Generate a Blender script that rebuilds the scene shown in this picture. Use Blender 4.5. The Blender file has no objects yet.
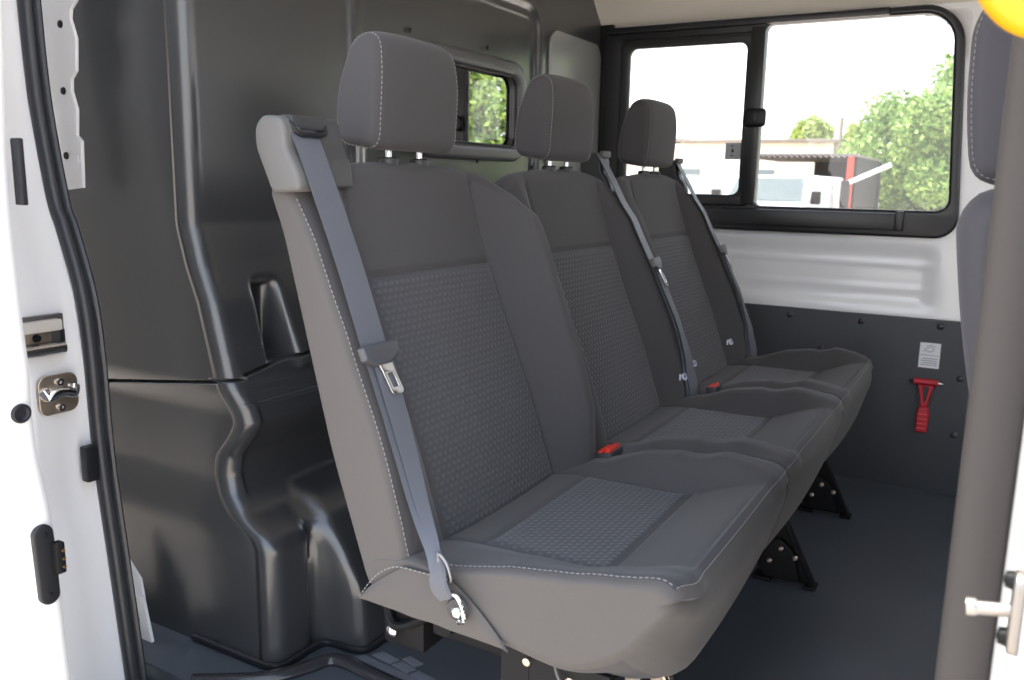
import bpy, bmesh, math, random
import numpy as np
from mathutils import Vector, Matrix
random.seed(7); rng = np.random.RandomState(7)
scene = bpy.context.scene
COL = scene.collection
PI = math.pi

# ------------------------------------------------------------------ materials
def mat(name, base=(.5,.5,.5), rough=.5, metal=0., bump=0., bscale=200., var=0., vscale=8., spec=.5, coat=0., sheen=0.):
    m = bpy.data.materials.new(name); m.use_nodes = True
    nt = m.node_tree; b = nt.nodes['Principled BSDF']
    b.inputs['Base Color'].default_value = (*base, 1); b.inputs['Roughness'].default_value = rough
    b.inputs['Metallic'].default_value = metal; b.inputs['Specular IOR Level'].default_value = spec
    b.inputs['Coat Weight'].default_value = coat; b.inputs['Sheen Weight'].default_value = sheen
    b.inputs['Coat Roughness'].default_value = .05 if name == 'white body paint' else .22
    if bump or var:
        tc = nt.nodes.new('ShaderNodeTexCoord')
    if bump:
        n = nt.nodes.new('ShaderNodeTexNoise'); n.inputs['Scale'].default_value = bscale; n.inputs['Detail'].default_value = 3
        bp = nt.nodes.new('ShaderNodeBump'); bp.inputs['Strength'].default_value = bump; bp.inputs['Distance'].default_value = .002
        nt.links.new(tc.outputs['Object'], n.inputs['Vector']); nt.links.new(n.outputs['Fac'], bp.inputs['Height'])
        nt.links.new(bp.outputs['Normal'], b.inputs['Normal'])
    if var:
        n = nt.nodes.new('ShaderNodeTexNoise'); n.inputs['Scale'].default_value = vscale; n.inputs['Detail'].default_value = 4
        r = nt.nodes.new('ShaderNodeMapRange'); r.inputs['From Min'].default_value = .3; r.inputs['From Max'].default_value = .7
        r.inputs['To Min'].default_value = 1 - var; r.inputs['To Max'].default_value = 1 + var
        mx = nt.nodes.new('ShaderNodeVectorMath'); mx.operation = 'SCALE'; mx.inputs[0].default_value = base
        nt.links.new(tc.outputs['Object'], n.inputs['Vector']); nt.links.new(n.outputs['Fac'], r.inputs['Value'])
        nt.links.new(r.outputs['Result'], mx.inputs['Scale']); nt.links.new(mx.outputs['Vector'], b.inputs['Base Color'])
    return m

def insert_mat(name, base, dot, du=.0115, dv=.0092):
    """woven seat insert: staggered rows of small raised lozenges, in UV metres"""
    m = mat(name, base, .85, spec=.3, sheen=.15); nt = m.node_tree; b = nt.nodes['Principled BSDF']
    uv = nt.nodes.new('ShaderNodeUVMap'); sp = nt.nodes.new('ShaderNodeSeparateXYZ'); nt.links.new(uv.outputs['UV'], sp.inputs[0])
    def M(op, a, c=None, cl=False):
        n = nt.nodes.new('ShaderNodeMath'); n.operation = op; n.use_clamp = cl
        for i, v in enumerate((a, c)):
            if v is None: continue
            if isinstance(v, (int, float)): n.inputs[i].default_value = v
            else: nt.links.new(v, n.inputs[i])
        return n.outputs[0]
    v = M('DIVIDE', sp.outputs['Y'], dv); row = M('FLOOR', v); par = M('MODULO', row, 2.0)
    u = M('ADD', M('DIVIDE', sp.outputs['X'], du), M('MULTIPLY', par, .5))
    fu = M('ABSOLUTE', M('SUBTRACT', M('FRACT', u), .5)); fv = M('ABSOLUTE', M('SUBTRACT', M('FRACT', v), .5))
    d = M('ADD', M('POWER', M('MULTIPLY', fu, 2.5), 2.0), M('POWER', M('MULTIPLY', fv, 2.7), 2.0))
    dotf = M('SUBTRACT', 1.0, M('MULTIPLY', d, .8), True)
    mx = nt.nodes.new('ShaderNodeMix'); mx.data_type = 'RGBA'
    mx.inputs[6].default_value = (*base, 1); mx.inputs[7].default_value = (*dot, 1)
    nt.links.new(dotf, mx.inputs[0]); nt.links.new(mx.outputs[2], b.inputs['Base Color'])
    bp = nt.nodes.new('ShaderNodeBump'); bp.inputs['Strength'].default_value = .55; bp.inputs['Distance'].default_value = .0015
    nt.links.new(dotf, bp.inputs['Height']); nt.links.new(bp.outputs['Normal'], b.inputs['Normal'])
    return m

def glass_mat(name, refl, tint=(1,1,1), transp=1.0):
    m = bpy.data.materials.new(name); m.use_nodes = True; nt = m.node_tree; nt.nodes.clear()
    o = nt.nodes.new('ShaderNodeOutputMaterial'); t = nt.nodes.new('ShaderNodeBsdfTransparent'); g = nt.nodes.new('ShaderNodeBsdfGlossy')
    g.inputs['Roughness'].default_value = 0.0; t.inputs['Color'].default_value = (tint[0]*transp, tint[1]*transp, tint[2]*transp, 1)
    lw = nt.nodes.new('ShaderNodeFresnel'); lw.inputs['IOR'].default_value = 1.5
    ml = nt.nodes.new('ShaderNodeMath'); ml.operation = 'MULTIPLY'; ml.inputs[1].default_value = refl; ml.use_clamp = True
    mx = nt.nodes.new('ShaderNodeMixShader')
    nt.links.new(lw.outputs[0], ml.inputs[0]); nt.links.new(ml.outputs[0], mx.inputs[0])
    nt.links.new(t.outputs[0], mx.inputs[1]); nt.links.new(g.outputs[0], mx.inputs[2]); nt.links.new(mx.outputs[0], o.inputs[0])
    return m

M_FAB  = mat('charcoal cloth', (.060,.057,.059), .85, bump=.25, bscale=900, spec=.3, sheen=.12)
M_FAB_LIT = mat('charcoal cloth lit sides', (.085,.078,.074), .75, bump=.12, bscale=900, spec=.35, sheen=.1)  # same charcoal cloth, door light on its sides put into the colour
M_INS  = insert_mat('dotted insert cloth', (.058,.058,.063), (.080,.081,.088), .0105, .0085)
M_THR  = mat('pale thread', (.26,.25,.25), .8)
M_BELT = mat('belt webbing', (.105,.112,.132), .5, bump=.3, bscale=1500, spec=.5)
M_TONG = mat('belt plastic', (.06,.062,.07), .4)
M_STEEL= mat('bright steel', (.75,.75,.75), .22, 1.0)
M_ZINC = mat('yellow zinc plate', (.62,.52,.42), .32, .9, var=.15, vscale=60)
M_CHR  = mat('chrome', (.8,.8,.82), .12, 1.0)
M_DMET = mat('dark metal', (.010,.010,.011), .5, .0, spec=.15)
M_PLG  = mat('grey moulded plastic', (.115,.112,.108), .55, bump=.15, bscale=600)
M_PLD  = mat('dark moulded plastic', (.035,.036,.04), .4, bump=.1, bscale=600)
M_BLK  = mat('black rubber', (.012,.013,.016), .45, spec=.4)
M_BULK = mat('satin dark trim plastic', (.038,.040,.044), .30, bump=.06, bscale=500, spec=.6, coat=.9)
M_FLR  = mat('dark vinyl floor', (.066,.076,.090), .34, bump=.25, bscale=700, var=.12, vscale=5)
M_PANEL= mat('dark side panel', (.050,.055,.062), .55, bump=.1, bscale=500)
M_WHITE= mat('white body paint', (.88,.88,.89), .25, coat=.5)
M_WIN  = mat('black window trim', (.012,.013,.015), .35)
M_CEIL = mat('cream headliner', (.90,.84,.75), .85, bump=.2, bscale=900)
M_RED  = mat('red hammer plastic', (.48,.015,.03), .4)
M_REDB = mat('red button', (.75,.04,.02), .35)
M_YEL  = mat('yellow handle plastic', (.80,.38,.01), .35)
M_PAP  = mat('sticker paper', (.78,.78,.8), .6)
M_INK  = mat('sticker ink', (.25,.25,.28), .7)
M_TREAD= mat('grey anti slip pad', (.17,.18,.21), .7, bump=.5, bscale=900)
M_GROUND=mat('pale concrete', (.56,.48,.40), .9, var=.1, vscale=.6)
M_SEAL = mat('door edge rubber', (.028,.030,.036), .38, spec=.6)
M_TRIMG= mat('grey edge seal', (.045,.040,.039), .6, spec=.3)
M_RENDER=mat('cream house wall', (.78,.72,.60), .85, var=.05, vscale=1.)
M_ROOF = mat('grey roof edge', (.30,.25,.20), .8)
M_CORR = mat('corrugated sheet', (.22,.19,.17), .6)
M_WOODD= mat('dark shed board', (.04,.035,.03), .8, var=.3, vscale=3)
M_POST = mat('red painted post', (.55,.06,.03), .5)
M_CARW = mat('white car paint', (.85,.87,.9), .3, coat=.5)
M_CARG = mat('pale windscreen', (.20,.24,.24), .3)
M_BARK = mat('bark', (.10,.075,.05), .9, var=.3)
def leaf_mat(name, c1, c2):
    m = mat(name, c1, .6); nt = m.node_tree; b = nt.nodes['Principled BSDF']
    g = nt.nodes.new('ShaderNodeNewGeometry'); r = nt.nodes.new('ShaderNodeValToRGB')
    r.color_ramp.elements[0].color = (*c1, 1); r.color_ramp.elements[1].color = (*c2, 1)
    nt.links.new(g.outputs['Random Per Island'], r.inputs[0]); nt.links.new(r.outputs[0], b.inputs['Base Color'])
    b.inputs['Transmission Weight'].default_value = 0
    return m
M_LEAF = leaf_mat('green leaves', (.10,.22,.03), (.42,.55,.14))
M_LEAF2= leaf_mat('yellow green leaves', (.22,.32,.05), (.55,.62,.2))
M_GLASS= glass_mat('clear window glass', 1.0, transp=.97)
M_GLASSD=glass_mat('dark window glass', 5.0, tint=(.25,.28,.27))
M_VENTW= mat('dark interior', (.02,.02,.022), .7)

# ------------------------------------------------------------------ object helpers
def link(name, me, m=None, parent=None, smooth=True):
    o = bpy.data.objects.new(name, me); COL.objects.link(o)
    if m is not None:
        for mm in (m if isinstance(m, (list, tuple)) else [m]): me.materials.append(mm)
    if parent is not None: o.parent = parent
    if smooth:
        me.shade_smooth() if hasattr(me, 'shade_smooth') else None
    return o
def autosmooth(me, ang=40):
    bm = bmesh.new(); bm.from_mesh(me)
    for e in bm.edges:
        if len(e.link_faces) == 2 and e.calc_face_angle(0) > math.radians(ang): e.smooth = False
    for f in bm.faces: f.smooth = True
    bm.to_mesh(me); bm.free()
def obj(name, bm, m, parent=None, ang=40):
    bmesh.ops.recalc_face_normals(bm, faces=bm.faces)
    me = bpy.data.meshes.new(name); bm.to_mesh(me); bm.free()
    o = link(name, me, m, parent, smooth=False); autosmooth(me, ang)
    return o
def empty(name, loc=(0,0,0)):
    o = bpy.data.objects.new(name, None); COL.objects.link(o); o.location = loc; o.empty_display_size = .05
    return o
def tag(o, label, cat=None, group=None):
    o['label'] = label
    if cat: o['category'] = cat
    if group: o['group'] = group
    return o
def struct(o):
    o['kind'] = 'structure'; return o
def thing(name, label, cat, loc=(0,0,0), group=None):
    return tag(empty(name, loc), label, cat, group)
def root_at(root, o):
    """child geometry is written in world coordinates: undo the root's location"""
    o.parent = root; o.matrix_parent_inverse = Matrix.Translation(-Vector(root.location)); return o
def box(bm, lo, hi, bev=0., seg=2, mtx=None):
    lo, hi = Vector(lo), Vector(hi)
    r = bmesh.ops.create_cube(bm, size=1.0); vs = r['verts']
    c = (lo+hi)/2; s = hi-lo
    for v in vs: v.co = Vector((c.x+v.co.x*s.x, c.y+v.co.y*s.y, c.z+v.co.z*s.z))
    if bev:
        es = list({e for v in vs for e in v.link_edges})
        rr = bmesh.ops.bevel(bm, geom=es, offset=bev, segments=seg, affect='EDGES', profile=.6)
        vs = list({v for f in rr['faces'] for v in f.verts} | {v for v in vs if v.is_valid})
    if mtx is not None:
        for v in vs: v.co = mtx @ v.co
    return vs
def frame_dirs(path, closed):
    n = len(path); T = []
    for i in range(n):
        a = path[(i-1) % n] if (closed or i > 0) else path[i]
        b = path[(i+1) % n] if (closed or i < n-1) else path[i]
        T.append((b-a).normalized())
    return T
def tube(bm, pts, r, seg=10, closed=False, up=(0,0,1), rx=None, cap=True):
    """sweep a circle (or ellipse r x rx) along pts"""
    pts = [Vector(p) for p in pts]; T = frame_dirs(pts, closed); rings = []
    upv = Vector(up)
    for i, p in enumerate(pts):
        t = T[i]; s = t.cross(upv)
        if s.length < 1e-4: s = t.cross(Vector((1,0,0)))
        s.normalize(); n = s.cross(t).normalized()
        ri = r[i] if isinstance(r, (list, tuple)) else r
        rxi = ri if rx is None else rx
        rings.append([bm.verts.new(p + s*math.cos(2*PI*k/seg)*rxi + n*math.sin(2*PI*k/seg)*ri) for k in range(seg)])
    m = len(rings)
    for i in range(m if closed else m-1):
        a, b = rings[i], rings[(i+1) % m]
        for k in range(seg): bm.faces.new((a[k], a[(k+1)%seg], b[(k+1)%seg], b[k]))
    if not closed and cap:
        bm.faces.new(rings[0][::-1]); bm.faces.new(rings[-1])
def ribbon(bm, pts, sides, w, th):
    """flat band: centre pts, side vectors (unit), width, thickness"""
    pts = [Vector(p) for p in pts]; T = frame_dirs(pts, False); R = []
    for i, p in enumerate(pts):
        s = Vector(sides[i]).normalized(); n = s.cross(T[i]).normalized()
        wi = w[i] if isinstance(w, (list, tuple)) else w
        R.append([bm.verts.new(p + s*a*wi/2 + n*b*th/2) for a, b in ((-1,-1),(-.9,1),(0,.7),(.9,1),(1,-1),(0,-1))])
    for a, b in zip(R[:-1], R[1:]):
        for k in range(6): bm.faces.new((a[k], a[(k+1)%6], b[(k+1)%6], b[k]))
    bm.faces.new(R[0][::-1]); bm.faces.new(R[-1])
def smooth_path(pts, n=8, closed=False):
    """Catmull-Rom through pts"""
    P = [Vector(p) for p in pts]; out = []
    N = len(P); segs = N if closed else N-1
    for i in range(segs):
        g = (lambda k: P[k % N]) if closed else (lambda k: P[min(max(k,0),N-1)])
        p0,p1,p2,p3 = g(i-1),g(i),g(i+1),g(i+2)
        for j in range(n):
            t = j/n
            out.append(.5*((2*p1)+(p2-p0)*t+(2*p0-5*p1+4*p2-p3)*t*t+(3*p1-p0-3*p2+p3)*t**3))
    if not closed: out.append(P[-1].copy())
    return out
def rrect(x0, y0, x1, y1, r, n=8):
    if not isinstance(r, (list, tuple)): r = [r]*4
    pts = []
    for (cx, cy, a0, rr) in ((x1-r[0],y0+r[0],-90,r[0]),(x1-r[1],y1-r[1],0,r[1]),(x0+r[2],y1-r[2],90,r[2]),(x0+r[3],y0+r[3],180,r[3])):
        for k in range(n+1):
            a = math.radians(a0+90*k/n); pts.append((cx+rr*math.cos(a), cy+rr*math.sin(a)))
    return pts
def plate(name, loops, depth, m, parent=None, bevel=0., fn=None, bres=2):
    """extruded flat shape with holes; loops in (a,b); fn maps (a,b,c)->world, c in [-depth/2,depth/2]"""
    cu = bpy.data.curves.new(name, 'CURVE'); cu.dimensions = '2D'; cu.fill_mode = 'BOTH'
    for lp in loops:
        s = cu.splines.new('POLY'); s.points.add(len(lp)-1); s.use_cyclic_u = True
        for i, p in enumerate(lp): s.points[i].co = (p[0], p[1], 0, 1)
    cu.extrude = depth/2 - bevel; cu.bevel_depth = bevel; cu.bevel_resolution = bres; cu.offset = -bevel
    o = bpy.data.objects.new('tmp', cu); COL.objects.link(o)
    dg = bpy.context.evaluated_depsgraph_get(); me = bpy.data.meshes.new_from_object(o.evaluated_get(dg))
    bpy.data.objects.remove(o); bpy.data.curves.remove(cu)
    me.materials.clear(); me.name = name
    bm = bmesh.new(); bm.from_mesh(me); bpy.data.meshes.remove(me)
    bmesh.ops.remove_doubles(bm, verts=bm.verts, dist=1e-5)
    if fn:
        for v in bm.verts: v.co = Vector(fn(*v.co))
    return obj(name, bm, m, parent, ang=35)
def lathe(bm, prof, c, axis, seg=20):
    """revolve profile [(r,h)] about axis through c"""
    ax = Vector(axis).normalized(); s = ax.orthogonal().normalized(); t = ax.cross(s); c = Vector(c); R = []
    for r, h in prof:
        R.append([bm.verts.new(c+ax*h+(s*math.cos(2*PI*k/seg)+t*math.sin(2*PI*k/seg))*max(r,1e-4)) for k in range(seg)])
    for a, b in zip(R[:-1], R[1:]):
        for k in range(seg): bm.faces.new((a[k], a[(k+1)%seg], b[(k+1)%seg], b[k]))
    bm.faces.new(R[0][::-1]); bm.faces.new(R[-1])
def sstep(a, b, x):
    t = np.clip((x-a)/(b-a), 0, 1); return t*t*(3-2*t)
def ip(x, tbl):
    return np.interp(x, [t[0] for t in tbl], [t[1] for t in tbl])

# ------------------------------------------------------------------ camera (on the kerb side, looking in through the open door)
R = [[0.4996617905608156, -0.15066394789749588, 0.8530172740674717],
     [-0.8660216501345631, -0.10799107460182043, 0.4882053147033042],
     [0.01856331198272263, -0.9826689689871583, -0.18443725447410944]]
cam = bpy.data.cameras.new('camera'); co = bpy.data.objects.new('camera', cam); COL.objects.link(co)
cm = Matrix.Identity(4)
for i in range(3):
    cm[i][0] = R[i][0]; cm[i][1] = -R[i][1]; cm[i][2] = -R[i][2]
cm[2][3] = .779
co.matrix_world = cm
cam.sensor_width = 36; cam.lens = 849.06/1024*36; cam.clip_start = .02; cam.clip_end = 300
cam.dof.use_dof = True; cam.dof.focus_distance = 1.25; cam.dof.aperture_fstop = 9
scene.camera = co
H = .779

# ================================================================== SEATS
class Loft:
    """closed (Y,Z) section swept along X with rounded ends; P(u,v) gives a surface point.
    u in [-1,1] across, v in [0,1] around the section."""
    def __init__(s, xc, hw, loop, edge=.02, off=None, shape=None, endpow=2.4, edges=None):
        s.edges = edges or (edge, edge)
        s.xc, s.hw, s.edge, s.off, s.shape, s.ep = xc, hw, edge, off, shape, endpow
        L = np.array(loop, float); d = np.r_[0, np.cumsum(np.hypot(*np.diff(np.vstack([L, L[:1]]), axis=0).T))]
        s.len = d[-1]; s.L = np.vstack([L, L[:1]]); s.d = d/d[-1]
        vv = np.linspace(0, 1, 400, endpoint=False)
        p = np.stack([np.interp(vv, s.d, s.L[:,0]), np.interp(vv, s.d, s.L[:,1])], 1)
        t = np.roll(p, -3, 0)-np.roll(p, 3, 0); t /= np.linalg.norm(t, axis=1)[:,None]
        n = np.stack([t[:,1], -t[:,0]], 1)
        area = .5*np.sum(p[:,0]*np.roll(p[:,1],-1)-np.roll(p[:,0],-1)*p[:,1])
        if area < 0: n = -n
        s.vv, s.n = vv, n
    def P(s, u, v, lift=0.):
        v = v % 1.0
        y = np.interp(v, s.d, s.L[:,0]); z = np.interp(v, s.d, s.L[:,1])
        ny = np.interp(v, np.r_[s.vv, 1], np.r_[s.n[:,0], s.n[0,0]]); nz = np.interp(v, np.r_[s.vv, 1], np.r_[s.n[:,1], s.n[0,1]])
        k = np.hypot(ny, nz); ny /= k; nz /= k
        ed = s.edges[0] if u < 0 else s.edges[1]; e = ed/s.hw; a = max(0, (abs(u)-(1-e))/e); a = min(a, 1)
        inset = ed*(1-(1-a**s.ep)**(1/s.ep))
        o = lift - inset*.6 + (s.off(u, y, z, ny, nz) if s.off else 0)
        q = np.array([s.xc+u*s.hw, y+ny*o, z+nz*o])
        if s.shape: q = s.shape(u, q)
        return q
    def mesh(s, nu, nv, mf=None, ngon=False):
        bm = bmesh.new(); e = s.edge/s.hw
        eL, eR = s.edges[0]/s.hw, s.edges[1]/s.hw
        us = sorted(set([round(x, 5) for x in list(np.linspace(-1+eL, 1-eR, nu)) + [-(1-eL+eL*math.sin(k/8*PI/2)) for k in range(1, 9)] + [(1-eR+eR*math.sin(k/8*PI/2)) for k in range(1, 9)]]))
        rings = [[bm.verts.new(s.P(u, j/nv)) for j in range(nv)] for u in us]
        for ia, (a, b) in enumerate(zip(rings[:-1], rings[1:])):
            for j in range(nv):
                f = bm.faces.new((a[j], a[(j+1)%nv], b[(j+1)%nv], b[j]))
                if mf: f.material_index = mf((us[ia]+us[ia+1])/2, (j+.5)/nv)
        nb = len(bm.faces)
        for r in (rings[0], rings[-1]):
            if ngon:
                c_ = Vector(np.mean([list(v.co) for v in r], 0)); inn = [bm.verts.new(c_+(v.co-c_)*.985) for v in r]
                for j in range(nv): bm.faces.new((r[j], r[(j+1)%nv], inn[(j+1)%nv], inn[j]))
                bm.faces.new(inn); continue
            # close the end by zipping the two long sides together
            pz = np.array([[v.co.y, v.co.z] for v in r]); c = pz.mean(0); far = int(np.argmax(((pz-c)**2).sum(1)))
            j0 = far if far is not None else 0
            d2 = ((pz-pz[j0])**2).sum(1); j1 = int(np.argmax(d2)); la = (j1-j0) % nv; lb = nv-la
            A = [(j0+k) % nv for k in range(la+1)]; Bk = [(j0-k) % nv for k in range(lb+1)]
            ia_, ib_ = 0, 0
            while ia_ < la or ib_ < lb:
                if ib_ >= lb or (ia_ < la and (ia_+1)/la <= (ib_+1)/lb): t_ = (A[ia_], A[ia_+1], Bk[ib_]); ia_ += 1
                else: t_ = (A[ia_], Bk[ib_+1], Bk[ib_]); ib_ += 1
                if len(set(t_)) == 3:
                    try: bm.faces.new([r[q] for q in t_])
                    except ValueError: pass
        if mf:
            bm.faces.ensure_lookup_table(); h_ = (len(bm.faces)-nb)//2
            for k in range(nb, len(bm.faces)): bm.faces[k].material_index = mf(-2 if k-nb < h_ else 2, .5)
        return bm
    def v_at(s, test):
        """v whose section point is nearest to test (y,z)"""
        vs = np.linspace(0, 1, 2000, endpoint=False); y = np.interp(vs, s.d, s.L[:,0]); z = np.interp(vs, s.d, s.L[:,1])
        return vs[np.argmin((y-test[0])**2+(z-test[1])**2)]
    def patch(s, u0, u1, v0, v1, nu, nv, lift, corner=0.):
        bm = bmesh.new(); uvl = bm.loops.layers.uv.new('UVMap'); g = []
        for i in range(nu+1):
            row = []
            for j in range(nv+1):
                a, b = i/nu, j/nv; u = u0+(u1-u0)*a; v = v0+(v1-v0)*b
                ed = min(a, 1-a)*abs(u1-u0)*s.hw; eb = min(b, 1-b)*abs(v1-v0)*s.len
                l = lift*min(1, min(ed, eb)/.012)**.5 - .0015*(min(ed, eb) < 1e-6)
                vert = bm.verts.new(s.P(u, v, l)); row.append((vert, (u*s.hw, v*s.len)))
            g.append(row)
        for i in range(nu):
            for j in range(nv):
                q = [g[i][j], g[i+1][j], g[i+1][j+1], g[i][j+1]]; f = bm.faces.new([x[0] for x in q])
                for lp, x in zip(f.loops, q): lp[uvl].uv = x[1]
        return bm

def dashes(bm, pts, r=.00062, dash=.0040, gap=.0022):
    pts = [Vector(p) for p in pts]; d = [0]
    for a, b in zip(pts[:-1], pts[1:]): d.append(d[-1]+(b-a).length)
    xs = np.array(pts); at = lambda q: Vector([np.interp(q, d, xs[:,k]) for k in range(3)])
    q = 0
    while q < d[-1]-dash:
        a, b = at(q), at(q+dash)
        if (b-a).length > dash*.5: tube(bm, [a, (a+b)/2, b], [r*.7, r, r*.7], seg=5)
        q += dash+gap

def rounded_loop(pts, r, n=5):
    """round the corners of a closed (y,z) polygon"""
    out = []; N = len(pts)
    for i in range(N):
        p = np.array(pts[i][:2], float); a = np.array(pts[i-1][:2], float); b = np.array(pts[(i+1)%N][:2], float)
        rr = pts[i][2] if len(pts[i]) > 2 else r
        la, lb = np.linalg.norm(a-p), np.linalg.norm(b-p); k = min(rr, la*.48, lb*.48)
        p0, p1 = p+(a-p)/la*k, p+(b-p)/lb*k
        for j in range(n+1):
            t = j/n; out.append(tuple((1-t)**2*p0+2*t*(1-t)*p+t*t*p1))
    res = []
    for i in range(len(out)):
        a, b = np.array(out[i]), np.array(out[(i+1)%len(out)]); m = max(1, int(np.linalg.norm(b-a)/.02))
        for j in range(m): res.append(tuple(a+(b-a)*j/m))
    return res

def headrest(parent, xc, yf=.680, z0=.812, hw=.094, dz=0., post=True, top=.962):
    """padded headrest: charcoal cover with a stitched line round each side panel"""
    loop = rounded_loop([(yf+.006,z0,.024),(yf,z0+.10,.05),(yf+.008,top,.028),(yf+.056,top,.034),(yf+.082,z0+.075,.05),(yf+.084,z0+.010,.024)], .02)
    def shape(u, q):
        t = max(0, (q[2]-z0-.07)/(top-z0-.07))
        q = q.copy(); q[0] = xc+(q[0]-xc)*(1-.08*t*t); q[2] -= .005*abs(u)**4*t
        q[1] += .004*abs(u)**2*(1 if q[1] < yf+.03 else -1)
        return q
    L = Loft(xc, hw, loop, edge=.021, shape=shape, endpow=2.1)
    o = obj('headrest', L.mesh(26, 90), M_FAB, parent)
    for sg in (-1, 1):
        bm = bmesh.new(); dashes(bm, [L.P(sg*.90, j/160, .0004) for j in range(161)]); obj('stitching', bm, M_THR, o)
    if post:
        for sx in (-1, 1):
            bm = bmesh.new(); tube(bm, [(xc+sx*.034, yf+.036, z0-.03), (xc+sx*.034, yf+.036, z0+.02)], .0045, 12, up=(1,0,0))
            obj('post', bm, M_STEEL, o)
            bm = bmesh.new(); lathe(bm, [(.004,-.006),(.013,-.006),(.013,.002),(.010,.004),(.004,.004)], (xc+sx*.034, yf+.036, z0-.0095), (0,0,1), 16)
            obj('post_collar', bm, M_PLD, o)
    return o

BACK_FRONT = [(.30,.530),(.36,.549),(.47,.587),(.56,.625),(.66,.664),(.73,.688),(.78,.702)]
def back_loop(dy=0.):
    pts = [(y+dy, z) for z, y in BACK_FRONT]
    return rounded_loop([(pts[0][0], pts[0][1], .03)]+[(p[0],p[1],.03) for p in pts[1:-1]]+[(.705+dy,.798,.028),(.742+dy,.795,.026),(.728+dy,.74,.03),(.655+dy,.463,.03),(.598+dy,.298,.028)], .02)
def backrest(parent, xc, hw=.228, near=False):
    def off(u, y, z, ny, nz):
        au = abs(u); o = 0
        if ny < -.2:   # front side: raised side bolsters
            amt = ip(z, [(.30,.02),(.36,.048),(.42,.062),(.50,.064),(.60,.056),(.70,.040),(.76,.020),(.80,.0)])
            if near and u > 0: amt = ip(z, [(.30,.02),(.36,.050),(.42,.068),(.50,.074),(.60,.076),(.66,.078),(.71,.074),(.76,.046),(.80,.0)])
            if u < 0: amt = min(amt, .056)*((.42 if z > .5 else .25+.17*max(0,(z-.35)/.15)) if near else .6)
            elif not near: amt *= .82
            o += amt*float(sstep(.60, .80, au))*(1-.30*float(sstep(.84, 1.0, au)))
            o -= .0055*math.exp(-((au-.63)/.016)**2)*float(sstep(.33,.36,z))*float(1-sstep(.775,.79,z))
            if au < .63: o -= .004*math.exp(-((z-.660)/.004)**2); o += .005*(1-(au/.63)**2)
        return o
    def shape(u, q):
        q = q.copy(); k = float(sstep(.70, .80, q[2])); au = abs(u)
        q[2] -= k*(.046*au**6 + .004*au**2)*(.55 if near and u < 0 else 1)
        return q
    L = Loft(xc, hw, back_loop(), edge=.022, off=off, shape=shape, endpow=2.2)
    o = obj('backrest', L.mesh(110, 300, (lambda u, v: 1 if near and u < -.972 else 0)), [M_FAB, M_FAB_LIT], parent)
    va, vb = L.v_at((.549,.345)), L.v_at((.664,.657))
    obj('fabric_insert', L.patch(-.615, .615, va, vb, 40, 80, .0022), M_INS, o)
    if near:
        v0, v1 = L.v_at((.552,.35)), L.v_at((.702,.78)); bm = bmesh.new()
        dashes(bm, [L.P(-.972, v0+(v1-v0)*k/120, .0006) for k in range(121)])
        obj('stitching', bm, M_THR, o)
    return o, L

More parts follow.
